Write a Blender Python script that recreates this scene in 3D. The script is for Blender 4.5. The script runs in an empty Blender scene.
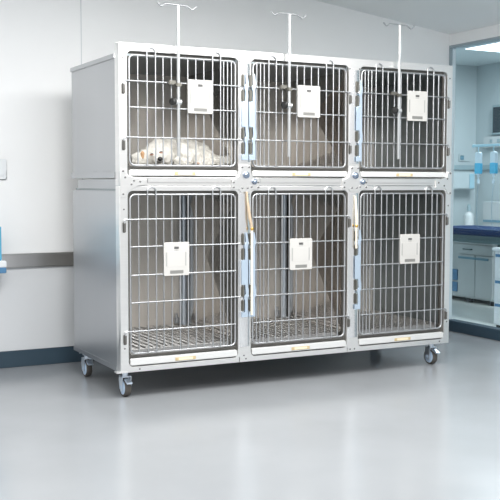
import bpy, bmesh, math, random
from mathutils import Vector, Matrix

random.seed(7)
C = bpy.context.scene.collection
PI = math.pi
Z0 = 0.12            # the bank's bottom rail stands this far above the floor
FL = -0.12           # floor height in the bank's own measure; everything is lifted by Z0 at the end

# ------------------------------------------------------------------ materials
def mat(name, col, rough=0.5, metal=0.0, noise=0.0, nscale=20.0, bump=0.0, bscale=60.0, stretch=(1, 1, 1), coat=0.0, spec=None, rough_var=0.0):
    m = bpy.data.materials.new(name); m.use_nodes = True
    nt = m.node_tree; b = nt.nodes['Principled BSDF']
    b.inputs['Base Color'].default_value = (*col, 1)
    b.inputs['Roughness'].default_value = rough
    b.inputs['Metallic'].default_value = metal
    b.inputs['Coat Weight'].default_value = coat
    if spec is not None: b.inputs['Specular IOR Level'].default_value = spec
    if noise or bump or rough_var:
        tc = nt.nodes.new('ShaderNodeTexCoord'); mp = nt.nodes.new('ShaderNodeMapping')
        mp.inputs['Scale'].default_value = stretch
        nt.links.new(tc.outputs['Object'], mp.inputs['Vector'])
        n = nt.nodes.new('ShaderNodeTexNoise'); n.inputs['Scale'].default_value = nscale; n.inputs['Detail'].default_value = 4
        nt.links.new(mp.outputs['Vector'], n.inputs['Vector'])
        if noise:
            r = nt.nodes.new('ShaderNodeMapRange')
            r.inputs['From Min'].default_value = .3; r.inputs['From Max'].default_value = .7
            r.inputs['To Min'].default_value = 1 - noise; r.inputs['To Max'].default_value = 1 + noise
            nt.links.new(n.outputs['Fac'], r.inputs['Value'])
            mx = nt.nodes.new('ShaderNodeVectorMath'); mx.operation = 'MULTIPLY'
            mx.inputs[0].default_value = col
            nt.links.new(r.outputs['Result'], mx.inputs[1])
            nt.links.new(mx.outputs['Vector'], b.inputs['Base Color'])
        if rough_var:
            r = nt.nodes.new('ShaderNodeMapRange')
            r.inputs['To Min'].default_value = rough - rough_var; r.inputs['To Max'].default_value = rough + rough_var
            nt.links.new(n.outputs['Fac'], r.inputs['Value']); nt.links.new(r.outputs['Result'], b.inputs['Roughness'])
        if bump:
            n2 = nt.nodes.new('ShaderNodeTexNoise'); n2.inputs['Scale'].default_value = bscale; n2.inputs['Detail'].default_value = 5
            nt.links.new(mp.outputs['Vector'], n2.inputs['Vector'])
            bp = nt.nodes.new('ShaderNodeBump'); bp.inputs['Strength'].default_value = bump; bp.inputs['Distance'].default_value = .004
            nt.links.new(n2.outputs['Fac'], bp.inputs['Height']); nt.links.new(bp.outputs['Normal'], b.inputs['Normal'])
    return m

def emit(name, col, s):
    m = bpy.data.materials.new(name); m.use_nodes = True
    b = m.node_tree.nodes['Principled BSDF']
    b.inputs['Base Color'].default_value = (*col, 1)
    b.inputs['Emission Color'].default_value = (*col, 1); b.inputs['Emission Strength'].default_value = s
    return m

def glass(name, tint, gloss=.06, rough=.02):
    m = bpy.data.materials.new(name); m.use_nodes = True
    nt = m.node_tree; nt.nodes.remove(nt.nodes['Principled BSDF']); out = nt.nodes['Material Output']
    t = nt.nodes.new('ShaderNodeBsdfTransparent'); t.inputs['Color'].default_value = (*tint, 1)
    g = nt.nodes.new('ShaderNodeBsdfGlossy'); g.inputs['Roughness'].default_value = rough; g.inputs['Color'].default_value = (.9, .95, 1, 1)
    mx = nt.nodes.new('ShaderNodeMixShader')
    mx.inputs[0].default_value = gloss
    nt.links.new(t.outputs[0], mx.inputs[1]); nt.links.new(g.outputs[0], mx.inputs[2]); nt.links.new(mx.outputs[0], out.inputs['Surface'])
    return m

M = dict(
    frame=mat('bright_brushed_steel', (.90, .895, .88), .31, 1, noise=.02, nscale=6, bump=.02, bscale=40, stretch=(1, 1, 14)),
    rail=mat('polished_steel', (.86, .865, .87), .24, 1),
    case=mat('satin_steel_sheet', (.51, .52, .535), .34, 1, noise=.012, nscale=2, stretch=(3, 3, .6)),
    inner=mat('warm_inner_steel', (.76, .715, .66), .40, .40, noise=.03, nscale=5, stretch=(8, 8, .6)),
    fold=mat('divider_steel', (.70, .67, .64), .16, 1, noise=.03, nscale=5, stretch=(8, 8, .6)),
    lining=mat('shaded_steel_lining', (.33, .37, .385), .35, .9),  # darker than the inner steel: shade of cell sides and ceilings put into the colour
    rod=mat('chromed_wire', (.54, .55, .565), .42, 1),
    grate=mat('dull_wire', (.55, .54, .53), .35, 1),
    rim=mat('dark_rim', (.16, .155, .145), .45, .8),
    tray=mat('white_tray_front', (.68, .685, .68), .35, .25),
    latch=mat('pale_blue_zinc', (.55, .66, .78), .36, .7),
    guide=mat('greyish_cast_guide', (.20, .195, .175), .45, .9),
    bolt=mat('bolt_steel', (.22, .22, .22), .4, 1),
    cream=mat('cream_strip', (.80, .74, .63), .45, .2),
    tan=mat('tan_strip', (.58, .46, .33), .45, .3),
    brass=mat('brass', (.80, .48, .13), .3, .9),
    plate=mat('beige_name_plate', (.80, .72, .52), .45),
    gold=mat('gold_edge', (.66, .52, .30), .4, .5),
    card=mat('ivory_plastic', (.52, .51, .49), .45),
    cardline=mat('grey_slot', (.36, .36, .35), .5),
    ink=mat('dark_print', (.10, .10, .10), .5),
    greyink=mat('grey_print', (.20, .20, .19), .5),
    pole=mat('white_steel_tube', (.62, .635, .64), .28, .65),
    black=mat('black_plastic', (.015, .015, .015), .35),
    castersteel=mat('caster_zinc', (.70, .77, .85), .3, .75),
    hub=mat('pale_blue_hub', (.52, .66, .82), .4),
    tyre=mat('grey_rubber', (.075, .068, .06), .6),
    fur=mat('white_curly_fur', (.70, .675, .62), .95, noise=.06, nscale=60, bump=.9, bscale=170),
    tanfur=mat('tan_fur', (.55, .33, .18), .95, noise=.15, nscale=120, bump=.8, bscale=170),
    rustfur=mat('rust_tear_stain', (.50, .29, .22), .95, noise=.15, nscale=150),
    pinkfur=mat('pinkish_skin', (.55, .38, .30), .9, noise=.1, nscale=100),
    nose=mat('black_nose', (.012, .01, .01), .35),
    wall=mat('white_wall', (.875, .885, .89), .55, noise=.02, nscale=2.2),
    lowerwall=mat('lower_wall_grey', (.66, .68, .70), .55, noise=.02, nscale=2.2),  # greyer tone for the wall below the bumper rail
    knob=mat('dark_chrome', (.30, .36, .46), .22, .9),
    ceil=mat('ceiling_paint', (.88, .89, .89), .8),
    floor=mat('grey_vinyl_floor', (.31, .325, .34), .20, noise=.03, nscale=3, rough_var=.05, spec=.45),
    base=mat('dark_blue_vinyl', (.030, .058, .085), .45),
    bumper=mat('steel_bumper', (.50, .50, .50), .28, 1, noise=.3, nscale=1.5, stretch=(1.6, 1, .2)),
    seam=mat('wall_seam', (.60, .635, .655), .7),
    switch=mat('switch_white', (.80, .83, .85), .35),
    mull=mat('grey_blue_frame', (.36, .43, .47), .4, .3),
    pane=glass('bluish_glass', (.92, .965, .985), .018),
    farwall=mat('pale_blue_wall', (.47, .53, .545), .7, noise=.02, nscale=1.5),
    farceil=mat('far_ceiling', (.60, .66, .67), .8),
    farfloor=mat('pale_floor', (.80, .80, .77), .3),
    trimgrey=mat('grey_trim', (.30, .39, .42), .5),
    cabinet=mat('cabinet_white', (.54, .565, .57), .45),
    farpanel=mat('pale_blue_panel', (.50, .565, .585), .5),
    teal=mat('teal_strip', (.14, .28, .36), .45),
    bluedoor=mat('blue_door', (.08, .22, .40), .45),
    mattress=mat('navy_vinyl', (.003, .022, .085), .6, spec=.15),
    bedframe=mat('dark_green_grey', (.10, .15, .16), .45, .4),
    ivclear=mat('clear_iv_bag', (.66, .78, .86), .3),
    ivblue=mat('blue_iv_fluid', (.10, .52, .80), .2),
    ivtube=glass('clear_iv_tube', (.80, .88, .93), .22, .25),
    ivrod=mat('pale_blue_rod', (.45, .68, .78), .3, .3),
    bluebox=mat('sky_blue_box', (.10, .45, .66), .5),
    screen=mat('dark_screen', (.02, .035, .045), .2),
    lamp=emit('lamp_diffuser', (.93, .98, 1.0), 2.2),
)

# ------------------------------------------------------------------ mesh helpers
def BM(): return bmesh.new()

def add_box(bm, x0, y0, z0, x1, y1, z1, bev=0.0, seg=2):
    r = bmesh.ops.create_cube(bm, size=1)
    vs = r['verts']
    for v in vs:
        v.co = Vector(((x0 + x1) / 2 + v.co.x * (x1 - x0), (y0 + y1) / 2 + v.co.y * (y1 - y0), (z0 + z1) / 2 + v.co.z * (z1 - z0)))
    if bev:
        es = list({e for v in vs for e in v.link_edges})
        bmesh.ops.bevel(bm, geom=es, offset=bev, segments=seg, affect='EDGES', clamp_overlap=True)
    return bm

def fillet(pts, r, n=5):
    pts = [Vector(p) for p in pts]; out = [pts[0]]
    for i in range(1, len(pts) - 1):
        a, b, c = pts[i - 1], pts[i], pts[i + 1]
        d1 = (a - b); d2 = (c - b)
        k = min(r, d1.length * .49, d2.length * .49)
        p, q = b + d1.normalized() * k, b + d2.normalized() * k
        for j in range(n + 1):
            t = j / n
            out.append(p * (1 - t) ** 2 + b * 2 * t * (1 - t) + q * t * t)
    out.append(pts[-1]); return out

def add_tube(bm, pts, r, n=10, closed=False):
    n = max(n, 10)
    pts = [Vector(p) for p in pts]; N = len(pts)
    rs = r if isinstance(r, (list, tuple)) else [r] * N
    rings = []; u = None
    for i, p in enumerate(pts):
        if closed: t = (pts[(i + 1) % N] - pts[i - 1]).normalized()
        else: t = (pts[min(i + 1, N - 1)] - pts[max(i - 1, 0)]).normalized()
        if u is None:
            u = t.orthogonal().normalized()
        else:
            u = (u - t * u.dot(t)).normalized()
        w = t.cross(u)
        rings.append([bm.verts.new(p + (u * math.cos(2 * PI * k / n) + w * math.sin(2 * PI * k / n)) * rs[i]) for k in range(n)])
    m = N if closed else N - 1
    for i in range(m):
        A, B = rings[i], rings[(i + 1) % N]
        sh = 0
        if closed and i == N - 1:
            sh = min(range(n), key=lambda s: (B[s].co - A[0].co).length)
        for k in range(n):
            bm.faces.new((A[k], A[(k + 1) % n], B[(k + 1 + sh) % n], B[(k + sh) % n]))
    if not closed:
        bm.faces.new(rings[0][::-1]); bm.faces.new(rings[-1])
    return bm

def add_lathe(bm, prof, origin, axis, n=20):
    """prof: (distance along axis, radius)"""
    axis = Vector(axis).normalized(); u = axis.orthogonal().normalized(); w = axis.cross(u); o = Vector(origin)
    rings = []
    for d, r in prof:
        rings.append([bm.verts.new(o + axis * d + (u * math.cos(2 * PI * k / n) + w * math.sin(2 * PI * k / n)) * max(r, 1e-4)) for k in range(n)])
    for A, B in zip(rings, rings[1:]):
        for k in range(n): bm.faces.new((A[k], A[(k + 1) % n], B[(k + 1) % n], B[k]))
    bm.faces.new(rings[0][::-1]); bm.faces.new(rings[-1])
    return bm

def add_ball(bm, c, r, sub=2, sc=(1, 1, 1)):
    g = bmesh.ops.create_icosphere(bm, subdivisions=sub, radius=r)
    for v in g['verts']: v.co = Vector(c) + Vector((v.co.x * sc[0], v.co.y * sc[1], v.co.z * sc[2]))
    return bm

def rr(x0, z0, x1, z1, r, n=6):
    pts = []
    for cx, cz, a in ((x1 - r, z1 - r, 0), (x0 + r, z1 - r, PI / 2), (x0 + r, z0 + r, PI), (x1 - r, z0 + r, 1.5 * PI)):
        for k in range(n + 1):
            t = a + PI / 2 * k / n
            pts.append((cx + r * math.cos(t), cz + r * math.sin(t)))
    return pts

def add_plate(bm, outlines, y0, y1, bev=0.0008):
    """outlines in the x-z plane, the first one outermost and the others holes; a solid from y0 to y1"""
    cu = bpy.data.curves.new('outline', 'CURVE'); cu.dimensions = '2D'; cu.fill_mode = 'BOTH'
    t = (y1 - y0) / 2
    cu.extrude = max(t - bev, 1e-4); cu.bevel_depth = bev; cu.bevel_resolution = 1; cu.offset = -bev
    for o in outlines:
        s = cu.splines.new('POLY'); s.points.add(len(o) - 1); s.use_cyclic_u = True
        for p, (x, z) in zip(s.points, o): p.co = (x, z, 0, 1)
    ob = bpy.data.objects.new('outline', cu); C.objects.link(ob)
    dg = bpy.context.evaluated_depsgraph_get()
    me = bpy.data.meshes.new_from_object(ob.evaluated_get(dg))
    for v in me.vertices:
        x, z, d = v.co
        v.co = (x, (y0 + y1) / 2 - d, z)
    bm.from_mesh(me)
    bpy.data.objects.remove(ob); bpy.data.curves.remove(cu); bpy.data.meshes.remove(me)
    return bm

ORG = {}
def second_material(o, nf, m):
    o.data.materials.append(M[m])
    for f in o.data.polygons:
        if f.index >= nf: f.material_index = 1
    return o

def obj(name, bm, m, parent=None, label=None, smooth=True):
    bmesh.ops.recalc_face_normals(bm, faces=bm.faces)
    me = bpy.data.meshes.new(name)
    o = bpy.data.objects.new(name, me)
    org = ORG.get(parent.name, Vector((0, 0, 0))) if parent else Vector((0, 0, 0))
    if parent is None:
        c = Vector((0, 0, 0))
        xs = [v.co for v in bm.verts]
        lo = Vector((min(p.x for p in xs), min(p.y for p in xs), min(p.z for p in xs)))
        hi = Vector((max(p.x for p in xs), max(p.y for p in xs), max(p.z for p in xs)))
        org = Vector(((lo.x + hi.x) / 2, (lo.y + hi.y) / 2, lo.z))
        o.location = org
    for v in bm.verts: v.co -= org
    bm.to_mesh(me); bm.free()
    if smooth:
        for p in me.polygons: p.use_smooth = True
        me.set_sharp_from_angle(angle=math.radians(38))
    me.materials.append(M[m] if isinstance(m, str) else m)
    C.objects.link(o)
    if parent: o.parent = parent
    ORG[o.name] = org
    if label: o['label'] = label
    return o

def tag(o, label, cat, group=None, kind=None):
    o['label'] = label; o['category'] = cat
    if group: o['group'] = group
    if kind: o['kind'] = kind
    return o

def thing(name, loc, label, cat, group=None):
    o = bpy.data.objects.new(name, None); C.objects.link(o)
    o.empty_display_size = .05
    o.location = loc; ORG[o.name] = Vector(loc)
    return tag(o, label, cat, group)

def dup(root, shift, label):
    r = root.copy(); C.objects.link(r); r.location = root.location + Vector(shift); r['label'] = label
    for ch in list(root.children):
        c = ch.copy(); C.objects.link(c); c.parent = r
        for g in ch.children:
            d = g.copy(); C.objects.link(d); d.parent = c
    return r

def struct(name, bm, m, label=None, cat=None, parent=None):
    o = obj(name, bm, m, parent)
    if parent is None:
        o['kind'] = 'structure'
        tag(o, label, cat)
    return o

def bx(*a, **k): return add_box(BM(), *a, **k)

# ================================================================== THE SETTING
YW = .985; XP = 2.54; XF = 4.1; YF = 2.55
def ceil_z(x): return 1.745 - .128 * (x - 2.5)

struct('floor', bx(-4.5, -6, FL - .05, XP + .05, YW + .1, FL), 'floor', 'glossy grey vinyl floor under the steel cages', 'floor')
struct('floor_beyond', bx(XP + .05, -2.2, FL - .05, XF + .1, YF + .1, FL), 'farfloor', 'pale floor of the room behind the glass', 'floor')
wb = BM()
add_box(wb, -4.5, YW, FL, XP + .05, YW + .09, 2.75)
struct('wall_back', wb, 'wall', 'white wall behind the steel cages', 'wall')
struct('trim_1', bx(.154, YW - .0012, .46, .158, YW, 2.3), 'seam', 'thin vertical panel joint in the white wall above the cages', 'trim')
bb = bx(-4.5, YW - .014, FL, XP - .03, YW, -.036, bev=.003)
struct('baseboard_back', bb, 'base', 'dark blue vinyl baseboard along the white wall', 'baseboard')
br = bx(-4.5, YW - .022, .384, XP - .04, YW, .456, bev=.006, seg=3)
struct('trim_4', bx(-4.5, YW - .002, -.036, XP - .03, YW, .39), 'lowerwall', 'greyer lower band of the white wall under the bumper rail', 'wall panel')
struct('trim_2', br, 'bumper', 'stainless steel bumper rail along the white wall', 'bumper rail')
# sloping ceiling
cb = BM()
xs = (-1.6, XP + .05)
vs = []
for dz in (0, .06):
    for x in xs:
        for y in (-1.3, YW + .05): vs.append(cb.verts.new((x, y, ceil_z(x) + dz)))
for f in ((0, 1, 3, 2), (4, 6, 7, 5), (0, 4, 5, 1), (2, 3, 7, 6), (0, 2, 6, 4), (1, 5, 7, 3)): cb.faces.new([vs[i] for i in f])
struct('ceiling', cb, 'ceil', 'gently sloping grey ceiling above the cages', 'ceiling')

# glass partition on the right
y0, y1 = -1.3, YW
struct('baseboard_right', bx(XP, y0, FL, XP + .07, y1, -.054, bev=.003), 'base', 'dark blue plinth under the glass partition', 'baseboard')
hb = BM(); add_box(hb, XP - .001, y0, 1.670, XP + .07, y1, 1.80)
struct('wall_right', hb, 'ceil', 'grey band of wall above the glass partition', 'wall')
win = thing('window_1', (XP + .03, 0, -.054), 'large bluish glass partition to the right of the cages', 'glass partition'); win['kind'] = 'structure'
fb = BM()
add_box(fb, XP - .004, y0, 1.655, XP + .05, y1, 1.670, bev=.002)
add_box(fb, XP - .004, y1 - .012, -.054, XP + .016, y1, 1.655, bev=.002)
add_box(fb, XP - .004, y0, -.054, XP + .05, y0 + .03, 1.655, bev=.002)
obj('window_frame', fb, 'mull', win)
obj('glass_pane', bx(XP + .012, y0 + .03, -.054, XP + .020, y1 - .012, 1.655), 'pane', win)

# the room behind the glass
struct('wall_far', bx(XP + .05, YF, FL, XF + .1, YF + .1, 1.80), 'farwall', 'pale blue end wall of the room behind the glass', 'wall')
struct('wall_far_side', bx(XF, -2.2, FL, XF + .1, YF, 1.80), 'farwall', 'pale blue side wall of the room behind the glass', 'wall')
struct('wall_far_near', bx(XP, YW + .09, FL, XP + .05, YF + .1, 1.80), 'farwall', 'pale blue near wall of the room behind the glass', 'wall')
struct('ceiling_far', bx(XP + .07, -2.2, 1.795, XF + .1, YF + .1, 1.84), 'farceil', 'pale ceiling of the room behind the glass', 'ceiling')
tb = BM()
add_box(tb, XP + .05, YF - .018, .925, XF, YF, .965, bev=.003)
add_box(tb, XF - .018, -2.2, .925, XF, YF - .018, .965, bev=.003)
struct('trim_3', tb, 'trimgrey', 'grey wall rail round the room behind the glass', 'trim')

lp = thing('ceiling_lamp', (3.53, 1.35, 1.795), 'bright white ceiling light panel in the room behind the glass', 'ceiling light')
lf = BM(); add_box(lf, 3.27, .95, 1.787, 3.79, 1.73, 1.795, bev=.002)
obj('frame', lf, 'switch', lp)
obj('diffuser', bx(3.28, .96, 1.783, 3.78, 1.72, 1.787), 'lamp', lp)

# ---- things beyond the glass
bed = thing('examination_bed', (3.34, .8, FL), 'dark blue padded examination bed behind the glass partition', 'bed')
obj('mattress', bx(3.12, -.35, .447, 3.56, 1.95, .492, bev=.012, seg=3), 'mattress', bed)
fr = BM(); add_box(fr, 3.13, -.33, .395, 3.17, 1.93, .420, bev=.003); add_box(fr, 3.51, -.33, .395, 3.55, 1.93, .420, bev=.003)
for y in (-.33, .8, 1.89): add_box(fr, 3.17, y, .398, 3.51, y + .04, .418)
add_box(fr, 3.14, -.32, .420, 3.54, 1.92, .447)
obj('bed_frame', fr, 'bedframe', bed)
for x in (3.15, 3.53):
    for y in (-.28, 1.60 if x > 3.5 else 1.86):
        lb = BM(); add_tube(lb, [(x, y, .40), (x, y, FL)], .016, 10); obj('leg', lb, 'bedframe', bed)

cab = thing('base_cabinet', (3.83, 2.12, FL), 'white base cabinet with teal strip standing behind the blue bed', 'cabinet')
obj('body', bx(3.62, 1.75, -.085, 4.03, 2.46, .345, bev=.003), 'cabinet', cab)
obj('worktop', bx(3.59, 1.74, .345, 4.03, 2.47, .36, bev=.003), 'cabinet', cab)
for a, b in ((1.757, 1.95), (1.956, 2.155)):
    d = obj('door', bx(3.604, a, -.07, 3.62, b, .255, bev=.002), 'cabinet', cab)
dr = obj('drawer', bx(3.604, 1.757, .262, 3.62, 2.155, .338, bev=.002), 'cabinet', cab)
hd = BM(); add_tube(hd, fillet([(3.604, 1.99, .30), (3.585, 1.99, .30), (3.585, 2.08, .30), (3.604, 2.08, .30)], .008), .005, 8); obj('handle', hd, 'bedframe', dr)
obj('strip', bx(3.600, 1.80, .222, 3.604, 2.15, .240, bev=.001), 'teal', cab, 'teal strip')
for a, b in ((-.045, .03), (.045, .13)): obj('drawer', bx(3.604, 2.165, a, 3.62, 2.45, b, bev=.002), 'bluedoor', cab, 'blue drawer front')
for y in (1.78, 2.06, 2.42):
    for x in (3.65, 4.0): obj('foot', bx(x - .02, y - .025, FL, x + .02, y + .025, -.085, bev=.003), 'black', cab)
wc = thing('shelf_cabinet', (3.95, 2.1, .36), 'low white cabinet with teal strip standing on the base cabinet', 'cabinet')
obj('body', bx(3.86, 1.76, .36, 4.06, 2.17, .665, bev=.004), 'cabinet', wc)
obj('strip', bx(3.855, 1.80, .505, 3.861, 2.16, .523, bev=.001), 'teal', wc, 'teal strip')
bt = thing('dispenser_bottle', (3.76, 2.22, .36), 'small white bottle standing behind the blue bed', 'bottle')
b = BM(); add_lathe(b, [(0, .036), (.004, .04), (.19, .04), (.21, .03), (.222, .014), (.232, .014)], (3.76, 2.22, .36), (0, 0, 1)); obj('bottle_body', b, 'cabinet', bt)
b = BM(); add_lathe(b, [(.232, .016), (.270, .016), (.272, .012), (.285, .012)], (3.76, 2.22, .36), (0, 0, 1)); obj('cap', b, 'trimgrey', bt)
ob = thing('wall_outlet', (3.94, YF, 1.0), 'small teal socket plate on the end wall behind the glass', 'wall socket')
obj('cover_plate', bx(3.915, YF - .012, .995, 4.03, YF, 1.06, bev=.004), 'farwall', ob)
obj('socket', bx(3.925, YF - .018, 1.008, 3.965, YF - .012, 1.045, bev=.003), 'teal', ob)
wb2 = thing('wall_cupboard', (3.80, YF, .74), 'pale wall cupboard hanging on the end wall behind the glass', 'cupboard')
obj('body', bx(3.60, YF - .09, .76, 4.02, YF, .90, bev=.004), 'farpanel', wb2)
obj('door', bx(3.61, YF - .098, .768, 3.955, YF - .09, .892, bev=.003), 'farpanel', wb2)
obj('end_highlight', bx(3.962, YF - .098, .768, 4.013, YF - .09, .892, bev=.003), 'ivrod', wb2, 'pale blue painted highlight at the end')  # bluish highlight on the cupboard, put in as a coloured strip
mo = thing('wall_monitor', (XF, 2.05, 1.20), 'dark monitor on the side wall at the edge of the photo', 'monitor')
obj('housing', bx(XF - .06, 1.75, 1.205, XF - .02, 2.29, 1.45, bev=.006), 'trimgrey', mo)
obj('screen', bx(XF - .066, 1.77, 1.225, XF - .06, 2.27, 1.43, bev=.002), 'screen', mo)
obj('wall_arm', bx(XF - .02, 1.97, 1.28, XF, 2.07, 1.36), 'trimgrey', mo)
eq = thing('wall_panel', (XF, 2.1, 1.1), 'light grey control panel on the side wall below the monitor', 'panel')
obj('housing', bx(XF - .05, 1.7, 1.105, XF, 2.40, 1.198, bev=.006), 'cabinet', eq)
for y, w in ((2.30, .03), (2.20, .06), (2.05, .03)): obj('dial', bx(XF - .056, y - w / 2, 1.145, XF - .05, y + w / 2, 1.172, bev=.002), 'trimgrey', eq)

tr = thing('drawer_trolley', (2.99, .72, FL), 'white drawer trolley with blue strips in front of the bed', 'trolley')
obj('body', bx(2.885, .50, -.10, 3.095, .925, .378, bev=.004), 'switch', tr)
obj('worktop', bx(2.870, .49, .378, 3.10, .94, .400, bev=.005), 'switch', tr)
for a, b in ((-.09, .05), (.055, .20), (.205, .37)):
    d = obj('drawer', bx(2.877, .51, a, 2.886, .915, b, bev=.002), 'switch', tr)
    obj('strip', bx(2.872, .52, b - .028, 2.877, .905, b - .010, bev=.001), 'bluedoor', d, 'blue strip')
for x in (2.91, 3.07):
    for y in (.53, .895): obj('foot', bx(x - .015, y - .015, FL, x + .015, y + .015, -.10), 'black', tr)

st = thing('drip_stand', (2.95, .24, FL), 'pale blue drip stand with a crossbar behind the glass', 'drip stand')
b = BM(); add_tube(b, [(2.95, .24, -.07), (2.95, .24, 1.075)], .010, 12); obj('pole', b, 'ivrod', st)
b = BM(); add_tube(b, [(2.95, 1.225, 1.062), (2.95, .18, 1.062)], .009, 10); add_ball(b, (2.95, 1.225, 1.062), .011)
obj('crossbar', b, 'ivrod', st)
b = BM()
for k in range(5):
    a = 2 * PI * k / 5 + .3
    add_tube(b, [(2.95, .24, -.062), (2.95 + .17 * math.cos(a), .24 + .17 * math.sin(a), -.085)], [.014, .010], 8)
obj('base', b, 'ivrod', st)
for k in range(5):
    a = 2 * PI * k / 5 + .3
    b = BM(); p = Vector((2.95 + .17 * math.cos(a), .24 + .17 * math.sin(a), FL + .02)); add_lathe(b, [(-.008, .02), (.008, .02)], p, (math.sin(a), -math.cos(a), 0), 14); add_tube(b, [p, p + Vector((0, 0, .02))], .006, 8)
    obj('wheel', b, 'black', st)
def iv_bag(y, label, group):
    t = thing('drip_bag', (2.95, y, .855), label, 'drip bag', group)
    b = BM(); add_tube(b, [(2.95, y, 1.0535), (2.943, y - .006, 1.046), (2.945, y, 1.035), (2.95, y, 1.022)], .003, 8); obj('hook', b, 'ivrod', t)
    b = BM(); add_plate(b, [rr(y - .026, .870, y + .026, 1.020, .014)], -.012, .012, .006)
    for v in b.verts: v.co = Vector((2.95 + v.co.y, v.co.x, v.co.z))
    obj('bag', b, 'ivclear', t)
    b = BM(); add_plate(b, [rr(y - .0275, .874, y + .0275, .950, .010)], -.0135, .0135, .006)
    for v in b.verts: v.co = Vector((2.95 + v.co.y, v.co.x, v.co.z))
    obj('fluid', b, 'ivblue', t, 'bright blue fluid in the bag')
    b = BM(); add_lathe(b, [(0, .008), (.018, .008), (.022, .004), (.034, .004), (.036, .009), (.06, .009)], (2.95, y, .872), (0, 0, -1), 10); obj('drip_chamber', b, 'ivclear', t)
    b = BM(); add_tube(b, [(2.95, y, .815), (2.95, y + .01, .72), (2.965, y + .03, .62), (3.0, y + .06, .52), (3.09, y + .08, .4955), (3.20, y + .09, .4955)], .0026, 6); obj('tube', b, 'ivtube', t)
    return t
b1 = iv_bag(1.172, 'blue-filled drip bag at the free end of the crossbar', 'drip bags behind the glass')
dup(b1, (0, -.148, 0), 'blue-filled drip bag second from the free end of the crossbar')

# ---- left wall bits
sw = thing('light_switch', (-.285, YW, .82), 'square white light switch on the wall at the left edge', 'switch')
obj('cover_plate', bx(-.345, YW - .008, .825, -.237, YW, .929, bev=.004), 'switch', sw)
obj('rocker', bx(-.335, YW - .012, .848, -.252, YW - .008, .906, bev=.003), 'switch', sw)
sh = thing('wall_shelf', (-.42, YW, .37), 'small white wall shelf with blue edge at the left border', 'shelf')
obj('board', bx(-.62, .84, .400, -.278, YW - .032, .432, bev=.004), 'switch', sh)
obj('edge_strip', bx(-.62, .835, .372, -.280, YW - .032, .400, bev=.003), 'bluedoor', sh, 'blue lower edge')
obj('bracket', bx(-.58, YW - .032, .38, -.3, YW - .026, .44), 'switch', sh)
gb = thing('glove_box', (-.36, .9, .432), 'sky blue box standing on the small wall shelf', 'box')
obj('carton', bx(-.52, .86, .432, -.296, .945, .60, bev=.004), 'bluebox', gb)
obj('opening', bx(-.44, .857, .47, -.33, .861, .55, bev=.002), 'switch', gb)

# ================================================================== THE CAGE BANK
W, D = 1.765, .662
bank = thing('animal_cage_bank', (W / 2, D / 2, FL), 'six-door stainless steel animal cage bank on casters', 'animal cage')
COLS = [(.036, .560), (.625, 1.145), (1.210, 1.732)]
DIV = (.5925, 1.1775)

# front frames
BOLTS = ((.018, 1.335), (W - .018, 1.335), (.565, 1.352), (.622, 1.352), (1.15, 1.352), (1.205, 1.352), (.018, .105), (.018, .70), (W - .016, .11), (W - .016, .70), (.085, .012), (.60, .014), (.59, .03), (1.165, .014), (1.19, .014), (W - .06, .012))
def front_frame(z0, z1, oz0, oz1, slits=()):
    b = BM()
    holes = [rr(a, oz0, c, oz1, .022) for a, c in COLS]
    holes += [[(x, z) for x, z in rr(x0, s0, x1, s1, .0012, 2)] for x0, s0, x1, s1 in slits]
    add_plate(b, [rr(0, z0, W, z1, .003, 2)] + holes, -.001, .020, .0012)
    # folded return along the outer sides
    add_box(b, 0, .018, z0, .012, .05, z1); add_box(b, W - .012, .018, z0, W, .05, z1)
    nf = len(b.faces)
    for x, z in BOLTS:
        if z0 < z < z1: add_lathe(b, [(0, .0038), (.0015, .0038), (.0025, .002)], (x, -.001, z), (0, -1, 0), 8)
    return second_material(obj('front_frame', b, 'frame', bank), nf, 'bolt')
front_frame(.8005, 1.400, .836, 1.366)
front_frame(0, .7985, .0235, .778, [(.5655, .002, .5690, .0225), (1.1475, .002, 1.1510, .0225)])
# shallow pressed steps that run along the rails
b = BM()
add_box(b, .125, -.0035, .812, .523, -.0005, .834, bev=.0016)
add_box(b, .670, -.0035, .812, 1.108, -.0005, .834, bev=.0016); add_box(b, 1.256, -.0035, .812, 1.66, -.0005, .834, bev=.0016)
obj('rail_moulding', b, 'frame', bank)
# post channels
for x0, x1 in ((.567, .618), (1.150, 1.205)):
    for z0, z1 in ((.070, .765), (.905, 1.345)):
        b = BM(); w = (x1 - x0)
        n = 10
        prof = [(x0 + w * k / n, -.001 - .006 * math.sin(PI * k / n) ** .7) for k in range(n + 1)]
        A = [b.verts.new((x, y, z0)) for x, y in prof]; B_ = [b.verts.new((x, y, z1)) for x, y in prof]
        A2 = [b.verts.new((x, 0.004, z0)) for x in (x1, x0)]; B2 = [b.verts.new((x, .004, z1)) for x in (x1, x0)]
        for k in range(n): b.faces.new((A[k], A[k + 1], B_[k + 1], B_[k]))
        b.faces.new(A + A2); b.faces.new((B_ + B2)[::-1])
        b.faces.new((A[-1], A2[0], B2[0], B_[-1])); b.faces.new((A2[1], A[0], B_[0], B2[1])); b.faces.new((A2[0], A2[1], B2[1], B2[0]))
        obj('post_channel', b, 'rail', bank)
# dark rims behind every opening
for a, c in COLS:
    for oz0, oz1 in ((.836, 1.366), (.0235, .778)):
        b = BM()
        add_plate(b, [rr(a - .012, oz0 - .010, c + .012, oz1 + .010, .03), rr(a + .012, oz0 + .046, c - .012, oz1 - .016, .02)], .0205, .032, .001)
        obj('opening_rim', b, 'rim', bank)

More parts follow.
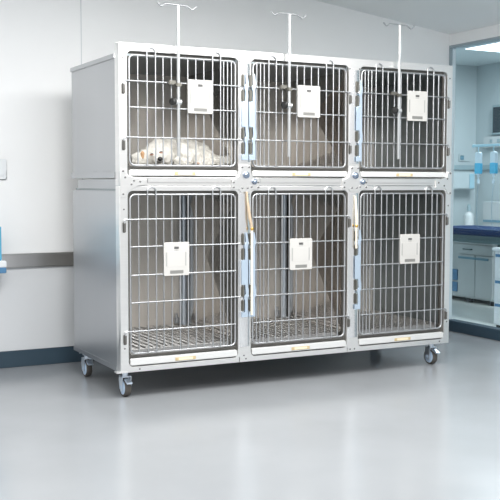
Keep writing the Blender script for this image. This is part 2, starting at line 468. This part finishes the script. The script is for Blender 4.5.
# case panels
def side_panel(x0, x1, z0, z1, out, rail):
    b = BM()
    add_box(b, x0, .05, z0, x1, D, z1, bev=.002)
    s = -1 if out < 0 else 1
    xo = x0 if s < 0 else x1
    def strip(y0_, za, y1_, zb, d): add_box(b, min(xo, xo + s * d), y0_, za, max(xo, xo + s * d), y1_, zb, bev=.0012)
    if rail:
        strip(.05, z0, D, z0 + .022, .004)
    else:
        strip(.05, z1 - .020, D, z1, .006); strip(.05, z0, D, z0 + .026, .006)
        for y in (.12, .16, .20, .30, .33): strip(y, z0 + .028, y + .008, z0 + .032, .002)
    return b
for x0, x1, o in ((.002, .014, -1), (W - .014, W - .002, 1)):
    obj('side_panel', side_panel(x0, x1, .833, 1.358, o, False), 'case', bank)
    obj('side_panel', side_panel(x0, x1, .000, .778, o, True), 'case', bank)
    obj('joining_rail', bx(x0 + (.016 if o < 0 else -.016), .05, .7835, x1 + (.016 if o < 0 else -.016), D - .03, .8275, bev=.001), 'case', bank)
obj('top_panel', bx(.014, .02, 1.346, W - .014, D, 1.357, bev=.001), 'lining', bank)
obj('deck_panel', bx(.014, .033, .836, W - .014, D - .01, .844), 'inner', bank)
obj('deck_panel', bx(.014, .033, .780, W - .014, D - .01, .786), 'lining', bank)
obj('deck_panel', bx(.014, .033, .004, W - .014, D - .01, .020), 'rim', bank)  # dark colour stands in for the deep shade under the bank
obj('back_panel', bx(.014, D - .010, .836, W - .014, D - .002, 1.346), 'inner', bank)
obj('back_panel', bx(.014, D - .010, .004, W - .014, D - .002, .780), 'inner', bank)
# lining sheets inside the outer sides and cross-broken dividers (the X fold stiffens the sheet)
def folded_sheet(x, z0, z1, h, t=.002):
    b = BM(); ya, yb = .034, D - .012
    def side(dx):
        cs = [b.verts.new((x + dx, y, z)) for y, z in ((ya, z0), (yb, z0), (yb, z1), (ya, z1))]
        c = b.verts.new((x + dx + h, ya + (yb - ya) * .42, (z0 + z1) / 2 + .06)); return cs, c
    A, a = side(-t); B_, c = side(t)
    for k in range(4):
        b.faces.new((A[k], A[(k + 1) % 4], a)); b.faces.new((B_[(k + 1) % 4], B_[k], c))
        b.faces.new((A[(k + 1) % 4], A[k], B_[k], B_[(k + 1) % 4]))
    return b
FOLD = -.05
for x in DIV:
    o = obj('divider_panel', folded_sheet(x, .844, 1.346, FOLD), 'fold', bank, smooth=False)
    o = obj('divider_panel', folded_sheet(x, .020, .780, FOLD), 'fold', bank, smooth=False)
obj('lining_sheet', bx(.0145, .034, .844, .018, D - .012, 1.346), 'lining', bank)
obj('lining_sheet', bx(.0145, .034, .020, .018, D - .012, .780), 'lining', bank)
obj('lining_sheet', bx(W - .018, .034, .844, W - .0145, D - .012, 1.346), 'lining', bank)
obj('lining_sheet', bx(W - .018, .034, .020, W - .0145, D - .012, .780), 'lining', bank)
# upright tubes in the back corners of the lower row
for x in DIV:
    b = BM(); add_tube(b, [(x - .025, D - .035, .02), (x - .025, D - .035, .778)], .016, 16)
    t = obj('corner_tube', b, 'castersteel', bank)
    b = BM(); add_lathe(b, [(0, .013), (.03, .013), (.032, .006), (.05, .006)], (x - .062, D - .028, .10), (0, 0, 1), 12); obj('tube_bolt', b, 'rod', t)

# floor grates and trays
def grate(a, c, z, name='floor_grate'):
    b = BM()
    n = 16
    for k in range(n + 1):
        x = a + .012 + (c - a - .024) * k / n
        add_tube(b, [(x, .045, z), (x, D - .025, z)], .0028, 6)
    for k in range(22):
        y = .05 + (D - .08) * k / 21
        add_tube(b, [(a + .012, y, z - .004), (c - .012, y, z - .004)], .0025, 6)
    for y in (.05, D / 2, D - .04): add_box(b, a + .012, y - .004, z - .016, c - .012, y + .004, z - .006)
    return b
CELLS = [(.018, DIV[0] - .004), (DIV[0] + .037, DIV[1] - .004), (DIV[1] + .037, W - .018)]
for (a, c) in CELLS:
    obj('floor_grate', grate(a, c, .094), 'grate', bank)
    obj('floor_grate', grate(a, c, .884), 'grate', bank)
for (a, c) in COLS:
    for z0, z1 in ((.842, .868), (.029, .059)):
        b = BM()
        add_plate(b, [rr(a + .006, z0, c - .005, z1, .008)], -.0055, .012, .003)
        add_box(b, a + .014, .013, z0 + .006, c - .014, D - .06, z0 + .012)
        for xx in (a + .014, c - .016): add_box(b, xx, .013, z0 + .006, xx + .002, D - .06, z1 - .004)
        t = obj('tray', b, 'tray', bank)
        xm = (a + c) / 2 + .001
        zm = (z0 + z1) / 2 - .003
        b = BM(); add_plate(b, [rr(xm - .049, zm - .0065, xm + .049, zm + .0075, .002)], -.0072, -.0050, .0005)
        p = obj('name_plate', b, 'gold', t, 'gold-edged beige label plate')
        # the beige card face sits inside the gold edge
        b2 = BM(); b2.from_mesh(p.data)
        for v in b2.verts:
            v.co += ORG[p.name]
        add_plate(b2, [rr(xm - .034, zm - .0048, xm + .034, zm + .0058, .001)], -.0080, -.0072, .0002)
        nf = len(p.data.polygons)
        for v in b2.verts: v.co -= ORG[p.name]
        b2.to_mesh(p.data); b2.free(); p.data.materials.append(M['plate'])
        for f in p.data.polygons:
            if f.index >= nf: f.material_index = 1

# doors
def door(a, c, z0, z1, hz, hinge_rows, latch_rows, latch_right, latch_to):
    """a..c is the wire door's own width; hinge on one side, close-set wires on the latch side"""
    b = BM()
    s = (c - a) / 13.0
    def X(t): return a + t if latch_right else c - t
    ring = [(p[0], 0.004, p[1]) for p in rr(a, z0, c, z1, .022, 5)]
    add_tube(b, ring, .0042, 8, closed=True)
    ts = [s * i for i in range(1, 12)] + [11 * s + s / 2 * j for j in range(1, 4)]
    loops = ((2, 3), (10, 11))
    inl = {i for l in loops for i in l}
    for i, t in enumerate(ts, 1):
        if i in inl: continue
        add_tube(b, [(X(t), .004, z0), (X(t), .004, z1)], .0032, 7)
    for i, j in loops:
        x0, x1 = sorted((X(s * i), X(s * j))); xm = (x0 + x1) / 2; r = (x1 - x0) / 2
        pts = [(x0, -.0052, z0), (x0, -.0052, z1 + .012), (x0, -.0052, z1 + .014)]
        pts += [(xm - r * math.cos(PI * k / 12), -.0052, z1 + .014 + r * math.sin(PI * k / 12)) for k in range(1, 12)]
        pts += [(x1, -.0052, z1 + .014), (x1, -.0052, z1 + .012), (x1, -.0052, z0)]
        add_tube(b, pts, .0032, 7)
    hx = a - .029 if latch_right else c + .021
    for k, z in enumerate(hz):
        xa, xb = a, c
        pts = [(a, -.0045, z), (c, -.0045, z)]
        if k in latch_rows:
            if latch_right: pts[1] = (latch_to, -.0065, z)
            else: pts[0] = (latch_to, -.0065, z)
        if k in hinge_rows:
            e = Vector((hx, -.0075, z)); dn = Vector((hx, -.0075, z - .048))
            if latch_right: pts = fillet([dn, e, pts[0], pts[1]], .010)
            else: pts = fillet([pts[0], pts[1], e, dn], .010)
        add_tube(b, pts, .0031, 7)
        if k in latch_rows: add_ball(b, (latch_to, -.0085, z), .0066)
    d = obj('door', b, 'rod', bank)
    for k in hinge_rows:
        z = hz[k]
        b = BM()
        add_plate(b, [rr(hx - .006, z - .056, hx + .006, z - .012, .003)], -.0035, -.0005, .0005)
        add_tube(b, [(hx, -.0075, z - .052), (hx, -.0075, z - .016)], .0058, 10)
        obj('hinge_bracket', b, 'rim', d)
    return d

def latch(d, x0, zt, tall=.383):
    """flat sliding plate with two openings to the left, and the guide blocks in the openings"""
    x1 = x0 + .033
    zb = zt - tall
    xs_ = x0 + .018
    P = [(xs_ + .004, zt), (x1 - .004, zt), (x1 - .001, zt - .02), (x1 + .003, zt - .045), (x1 - .002, zt - .07), (x1, zt - .10),
         (x1, zt - .235), (x1 + .004, zt - .262), (x1 + .004, zt - .285), (x1 - .002, zt - .30), (x1, zt - .325), (x1, zb),
         (x0, zb), (x0, zb + .023), (xs_, zb + .023), (xs_, zb + .075), (xs_ - .004, zb + .085), (xs_ - .003, zb + .098), (xs_ + .004, zb + .104),
         (xs_, zb + .146), (x0, zb + .148), (x0, zb + .258), (xs_, zb + .260), (xs_ + .001, zb + .305), (xs_ - .004, zb + .315), (xs_ - .003, zb + .33), (xs_ + .004, zb + .336)]
    b = BM(); add_plate(b, [P], -.0165, -.0125, .0012)
    add_box(b, x0 + .012, -.0125, zb + .16, x1 - .012, -.006, zb + .24)
    obj('latch_plate', b, 'latch', d)
    for za, zc in ((zt - .124, zt - .004), (zb + .026, zb + .144)):
        b = BM(); add_box(b, x0 + .001, -.0155, za, xs_ - .002, -.0045, za + (zc - za) * .44, bev=.004)
        add_box(b, x0 + .001, -.0155, za + (zc - za) * .56, xs_ - .002, -.0045, zc, bev=.004)
        obj('latch_guide', b, 'guide', d)

UH = [1.241, 1.131, 1.005]; LH = [.657, .540, .418, .300, .177]
dz = {}
for ci, (a, c) in enumerate(COLS):
    right = ci == 0
    lt = {0: .597, 1: .608, 2: 1.196}[ci]
    da, dc = (a + .0115, c - .0125)
    d = door(da, dc, .887, 1.350, UH, (0, 2), (0, 2), right, lt)
    d2 = door(da, dc, .080, .762, LH, (0, 4), (1, 3), right, lt)
    lx = {0: .570, 1: .6075, 2: 1.180}[ci]
    latch(d, lx, 1.298); latch(d2, lx, .590)

# cream drop strips on the posts of the lower row
for x0, top, x1, mid, low in ((.598, .772, .620, .607, .215), (1.180, .752, 1.183, .610, .50)):
    b = BM(); add_tube(b, [(x0, -.012, top), (x0 + .002, -.014, top - .04), ((x0 + x1) / 2, -.020, mid + .05), (x1, -.0215, mid)], [.005, .006, .008, .006], 10)
    s_ = obj('drop_strip', b, 'tan' if x0 < 1 else 'cream', bank, 'tan drop strip' if x0 < 1 else 'cream drop strip')
    b = BM(); add_ball(b, (x1, -.0215, mid), .0085, 2, (1, .8, 1.1)); obj('brass_tip', b, 'brass', s_, 'brass tip')
    b = BM(); add_box(b, x1 - .006, -.0235, low, x1 + .005, -.0175, mid - .006, bev=.002); obj('pull_bar', b, 'cream', s_)

# gussets where the two rows join
def gusset(pts, bolts, knob=None):
    b = BM(); add_plate(b, [pts], -.0085, -.001, .001); nf = len(b.faces)
    for x, z in bolts: add_lathe(b, [(0, .0045), (.002, .0045), (.003, .003)], (x, -.0085, z), (0, -1, 0), 8)
    g = second_material(obj('gusset_plate', b, 'frame', bank), nf, 'bolt')
    if knob:
        for x, z, r in knob:
            b = BM(); add_lathe(b, [(0, r), (.006, r), (.012, r * .75), (.015, r * .3)], (x, -.0085, z), (0, -1, 0), 14); obj('stacking_knob', b, 'knob', g)
for xm in (.594, 1.180):
    P = [(xm - .024, .892), (xm + .024, .892), (xm + .025, .868), (xm + .034, .842), (xm + .058, .830), (xm + .074, .826), (xm + .074, .784), (xm + .03, .783),
         (xm + .025, .772), (xm - .025, .772), (xm - .03, .783), (xm - .070, .784), (xm - .070, .826), (xm - .055, .830), (xm - .034, .842), (xm - .025, .868)]
    gusset(P, [(xm - .017, .883), (xm + .017, .883), (xm - .06, .815), (xm - .06, .793), (xm + .064, .815), (xm + .064, .793), (xm - .017, .79), (xm + .010, .79), (xm + .03, .795)],
           [(xm + .002, .848, .016), (xm + .044, .818, .013)])
gusset([(.002, .870), (.026, .870), (.030, .846), (.075, .832), (.120, .826), (.120, .806), (.080, .800), (.030, .775), (.026, .752), (.002, .752)],
       [(.013, .862), (.013, .765), (.062, .822), (.050, .806), (.09, .818), (.022, .835)])
gusset([(W - .002, .870), (W - .024, .870), (W - .030, .845), (W - .075, .832), (W - .10, .826), (W - .10, .79), (W - .04, .785), (W - .024, .76), (W - .002, .752)],
       [(W - .012, .862), (W - .012, .763), (W - .085, .815), (W - .03, .835), (W - .05, .80)])
obj('foot_tab', bx(-.02, -.004, 0, .03, .03, .006, bev=.001), 'frame', bank)

# casters
for cx, cy in ((.040, .585), (.05, .085), (1.722, .088), (1.722, .585)):
    R = .041; zc = FL + R
    b = BM()
    add_box(b, cx - .035, cy - .04, -.004, cx + .035, cy + .04, .000, bev=.001)
    add_tube(b, [(cx, cy, -.004), (cx, cy, -.03)], .014, 14)
    for dx, dy in ((-.024, -.028), (.024, -.028), (-.024, .028), (.024, .028)): add_tube(b, [(cx + dx, cy + dy, -.010), (cx + dx, cy + dy, -.003)], .006, 8)
    for s in (-1, 1):
        x = cx + s * .020
        bb_ = [(cy + .018, -.03), (cy - .020, -.03), (cy - .016, zc - .012), (cy - .002, zc - .016), (cy + .012, zc - .008), (cy + .022, -.05)]
        f = BM(); add_plate(f, [bb_], -.002, .002, .0005)
        me = bpy.data.meshes.new('t')
        for v in f.verts: v.co = Vector((x + v.co.y, v.co.x, v.co.z))
        f.to_mesh(me); f.free(); b.from_mesh(me); bpy.data.meshes.remove(me)
    add_box(b, cx - .022, cy - .020, -.034, cx + .022, cy + .02, -.029, bev=.001)
    k = obj('caster', b, 'castersteel', bank)
    b = BM(); add_lathe(b, [(-.013, R * .80), (-.014, R * .93), (-.009, R), (.009, R), (.014, R * .93), (.013, R * .80)], (cx, cy, zc), (1, 0, 0), 28); obj('tyre', b, 'tyre', k)
    b = BM(); add_lathe(b, [(-.023, .006), (-.022, .010), (-.0165, .012), (-.0155, R * .62), (-.0135, R * .80), (.0135, R * .80), (.0155, R * .62), (.0165, .012), (.022, .010), (.023, .006)], (cx, cy, zc), (1, 0, 0), 24); obj('hub', b, 'hub', k)
    b = BM(); add_box(b, cx - .014, cy - .062, -.044, cx + .014, cy - .018, -.036, bev=.003)
    bmesh.ops.rotate(b, verts=b.verts, cent=(cx, cy - .018, -.04), matrix=Matrix.Rotation(.35, 3, 'X'))
    obj('brake_pedal', b, 'castersteel', k)

# ================================================================== DRIP POLES ON THE DOORS
def drip_pole(x, label):
    t = thing('drip_pole', (x, -.024, .925), label, 'drip pole', 'drip poles clamped to the upper doors')
    y = -.026
    b = BM(); add_tube(b, [(x, y, .925), (x, y, .93), (x, y, 1.30), (x, y, 1.50), (x, y, 1.553), (x, y, 1.566)], [.006, .0072, .0074, .0078, .0086, .0095], 14)
    obj('pole', b, 'pole', t)
    b = BM(); add_tube(b, fillet([(x - .095, y, 1.572), (x - .077, y, 1.557), (x - .059, y, 1.569), (x, y, 1.569), (x + .043, y, 1.567), (x + .067, y, 1.552), (x + .085, y, 1.569)], .006, 3), .0034, 8)
    obj('hook_bar', b, 'rod', t)
    b = BM(); add_box(b, x - .012, y - .010, 1.222, x + .012, y + .010, 1.240, bev=.003); add_box(b, x - .042, y + .004, 1.232, x - .006, -.0085, 1.250, bev=.003)
    obj('clamp', b, 'guide', t)
    b = BM(); add_tube(b, [(x - .012, y, 1.158), (x + .012, y, 1.158)], .011, 12)
    obj('knob_collar', b, 'pole', t)
    b = BM(); add_lathe(b, [(0, .005), (.012, .005), (.013, .014), (.018, .0165), (.028, .0165), (.033, .013), (.034, .004)], (x - .010, y, 1.158), (-1, -.55, 0), 16)
    obj('knob', b, 'black', t)
    return t
p0 = drip_pole(.260, 'steel drip pole clamped to the door above the dog')
dup(p0, (.807 - .260, 0, .006), 'steel drip pole clamped to the middle upper door')
dup(p0, (1.418 - .260, 0, .004), 'steel drip pole clamped to the upper right door by the glass')

# ================================================================== CARD HOLDERS ON THE DOORS
def card_holder(x0, z0, w, h, label):
    t = thing('card_holder', (x0 + w / 2, -.012, z0), label, 'card holder', 'ivory card holders on the doors')
    b = BM(); add_plate(b, [rr(x0, z0, x0 + w, z0 + h, .006)], -.0155, -.0085, .0015)
    for sx in (.25, .75): add_box(b, x0 + w * sx - .01, -.0100, z0 + h * .30, x0 + w * sx + .01, -.0080, z0 + h * .34)
    obj('back_plate', b, 'card', t)
    for sx in (.10, .85):
        b = BM(); add_box(b, x0 + w * sx - .003, -.0168, z0 + h * .29, x0 + w * sx + .0035, -.0152, z0 + h * .70, bev=.0006); obj('side_slot', b, 'cardline', t, 'thin grey slot')
    b = BM(); add_plate(b, [rr(x0 + w * .12, z0 + h * .26, x0 + w * .83, z0 + h * .72, .002)], -.0163, -.0150, .0004); obj('card_window', b, 'card', t)
    xm = x0 + w * .49
    b = BM()
    add_box(b, xm - .011, -.0164, z0 + h * .795, xm + .011, -.0154, z0 + h * .815)
    add_box(b, xm - .011, -.0164, z0 + h * .820, xm + .011, -.0154, z0 + h * .865)
    obj('printed_mark', b, 'ink', t, 'small dark printed emblem')
    b = BM()
    for k in range(3): add_box(b, xm - .010 + k * .007, -.0160, z0 + h * .745, xm - .005 + k * .007, -.0154, z0 + h * .765)
    obj('printed_caption', b, 'cardline', t, 'tiny grey caption')
    b = BM(); add_plate(b, [rr(x0 + w * .24, z0 + h * .065, x0 + w * .76, z0 + h * .16, .001)], -.0164, -.0152, .0002); obj('title_bar', b, 'greyink', t, 'dark grey title bar')
    return t
h0 = card_holder(.309, 1.113, .120, .146, 'ivory card holder on the upper left door above the dog')
for (x, z, l) in ((.859, 1.114, 'ivory card holder on the middle upper door'), (1.478, 1.117, 'ivory card holder on the upper right door'),
                  (.194, .410, 'ivory card holder on the lower left door'), (.821, .411, 'ivory card holder on the middle lower door'),
                  (1.444, .416, 'ivory card holder on the lower right door')):
    dup(h0, (x - .309, 0, z - 1.113), l)

# ================================================================== THE DOG
dog = thing('dog', (.37, .22, .887), 'white curly-haired dog lying asleep behind the upper left door', 'dog')
def blob_mesh(name, balls, caps, voxel, curl, m, parent, label=None):
    b = BM()
    for c, r, sc in balls: add_ball(b, c, r, 3, sc)
    for p, q, r0, r1 in caps:
        p, q = Vector(p), Vector(q); n = max(2, int((q - p).length / .008))
        for k in range(n + 1):
            t = k / n; add_ball(b, p.lerp(q, t), r0 + (r1 - r0) * t, 2)
    me = bpy.data.meshes.new('blob'); b.to_mesh(me); b.free()
    o = bpy.data.objects.new('blob', me); C.objects.link(o)
    r = o.modifiers.new('r', 'REMESH'); r.mode = 'VOXEL'; r.voxel_size = voxel
    s = o.modifiers.new('s', 'SMOOTH'); s.iterations = 6; s.factor = .5
    tx = bpy.data.textures.new('curl', 'CLOUDS'); tx.noise_scale = .016; tx.noise_depth = 1
    d = o.modifiers.new('d', 'DISPLACE'); d.texture = tx; d.texture_coords = 'GLOBAL'; d.strength = curl; d.mid_level = .5
    dg = bpy.context.evaluated_depsgraph_get()
    me2 = bpy.data.meshes.new_from_object(o.evaluated_get(dg))
    bm = BM(); bm.from_mesh(me2)
    bpy.data.objects.remove(o); bpy.data.meshes.remove(me); bpy.data.meshes.remove(me2)
    return obj(name, bm, m, parent, label)
one = (1, 1, 1)
body = blob_mesh('body', [
    ((.236, .165, .945), .056, (1.05, 1, .98)), ((.248, .180, .968), .043, one), ((.205, .15, .930), .041, one), ((.222, .118, .920), .033, (1.15, 1, .85)),
    ((.268, .14, .930), .040, (1, .9, 1.05)), ((.172, .15, .925), .030, (.9, 1, 1.2)),
    ((.315, .235, .952), .062, one), ((.375, .26, .957), .064, one), ((.435, .26, .957), .062, one), ((.478, .235, .942), .056, one), ((.495, .20, .926), .040, (1.1, 1, 1)),
    ((.355, .165, .945), .047, (.9, .9, 1.1)), ((.378, .150, .925), .032, (1, 1, 1.2)), ((.42, .19, .935), .045, one),
    ((.132, .14, .915), .029, (1, 1, 1.1)), ((.580, .135, .913), .029, (1.1, 1, .95)),
], [((.16, .15, .91), (.13, .14, .908), .024, .022), ((.50, .19, .915), (.580, .135, .907), .032, .024), ((.33, .15, .91), (.375, .13, .905), .022, .020), ((.44, .165, .905), (.50, .145, .903), .020, .017)],
    .0045, .013, 'fur', dog)
e = blob_mesh('ear', [((.151, .122, .934), .013, (.7, .8, 1.5))], [], .003, .006, 'tanfur', dog, 'tan inner ear')
b = BM(); add_ball(b, (.218, .080, .917), .0105, 3, (1.15, .8, .9)); obj('nose', b, 'nose', dog, 'black nose')
for x, y, z in ((.189, .1035, .939), (.230, .099, .949)):
    b = BM(); add_ball(b, (x, y, z), .0045, 2, (1.7, .7, .45)); obj('eye', b, 'nose', dog)
for x, y, z, sx in ((.190, .107, .936, 1.4), (.231, .102, .946, 1.3)):
    blob_mesh('eye_fur', [((x, y, z), .009, (sx, .6, .55))], [], .0025, .004, 'rustfur', dog, 'rust-coloured tear stain')
blob_mesh('belly_skin', [((.440, .155, .902), .014, (1.2, .6, .6))], [], .003, .005, 'pinkfur', dog, 'pinkish bare belly')
b = BM(); add_tube(b, [(.203, .088, .905), (.219, .0865, .901), (.236, .089, .905)], .0022, 6); obj('mouth', b, 'nose', dog)

# ================================================================== LIGHT
def area(name, loc, rot, sx, sy, power, col=(1, 1, 1)):
    l = bpy.data.lights.new(name, 'AREA'); l.shape = 'RECTANGLE'; l.size = sx; l.size_y = sy; l.energy = power; l.color = col
    o = bpy.data.objects.new(name, l); o.location = loc; o.rotation_euler = rot; C.objects.link(o); return o
area('ceiling_lamp_front', (.65, -1.15, 1.86), (math.radians(4), 0, 0), 2.4, .9, 76, (1, .99, .97))
area('cage_fill', (-1.1, -3.6, 2.9), (math.radians(60), 0, math.radians(-20)), 2.0, 1.2, 70, (1, .985, .96))  # added unseen fill that brightens the inside of the cages
area('left_wall_fill', (-1.3, -.3, 2.15), (math.radians(24), 0, 0), 1.6, .4, 1.5, (.96, .985, 1))  # added unseen fill that washes the left part of the wall
area('far_room_lamp', (3.53, 1.34, 1.775), (0, 0, 0), .48, .74, 27, (.92, .98, 1))
w = bpy.data.worlds.new('World'); bpy.context.scene.world = w; w.use_nodes = True
nt = w.node_tree; bg = nt.nodes['Background']
tc = nt.nodes.new('ShaderNodeTexCoord'); sp = nt.nodes.new('ShaderNodeSeparateXYZ'); nt.links.new(tc.outputs['Generated'], sp.inputs[0])
rp = nt.nodes.new('ShaderNodeValToRGB'); mr = nt.nodes.new('ShaderNodeMapRange'); mr.inputs['From Min'].default_value = -1; mr.inputs['From Max'].default_value = 1
nt.links.new(sp.outputs['Z'], mr.inputs['Value']); nt.links.new(mr.outputs['Result'], rp.inputs['Fac'])
rp.color_ramp.elements[0].position = .47; rp.color_ramp.elements[0].color = (.70, .71, .72, 1)
rp.color_ramp.elements[1].position = .62; rp.color_ramp.elements[1].color = (1.04, 1.06, 1.08, 1)
nt.links.new(rp.outputs['Color'], bg.inputs['Color']); bg.inputs['Strength'].default_value = .92

# ================================================================== CAMERA
yaw, pitch, roll, f = .481, -.0685, .0015, 974.72
fw = Vector((math.sin(yaw) * math.cos(pitch), math.cos(yaw) * math.cos(pitch), math.sin(pitch)))
r = Vector((math.cos(yaw), -math.sin(yaw), 0)); u = r.cross(fw)
r2 = math.cos(roll) * r + math.sin(roll) * u; u2 = -math.sin(roll) * r + math.cos(roll) * u
cam = bpy.data.cameras.new('Camera'); co = bpy.data.objects.new('Camera', cam); C.objects.link(co)
mw = Matrix.Identity(4)
for i in range(3):
    mw[i][0] = r2[i]; mw[i][1] = u2[i]; mw[i][2] = -fw[i]
mw[0][3], mw[1][3], mw[2][3] = -1.4171, -3.9049, .8116
co.matrix_world = mw
cam.sensor_width = 36; cam.lens = f / 500 * 36; cam.clip_start = .05
sc = bpy.context.scene; sc.camera = co
for o in list(sc.objects):
    if o.parent is None: o.location.z += Z0
sc.view_settings.view_transform = 'Standard'; sc.view_settings.look = 'None'; sc.view_settings.gamma = 1
sc.view_settings.exposure = 0.1; sc.view_settings.use_curve_mapping = False
sc.cycles.use_denoising = True; sc.cycles.max_bounces = 10; sc.cycles.transparent_max_bounces = 12
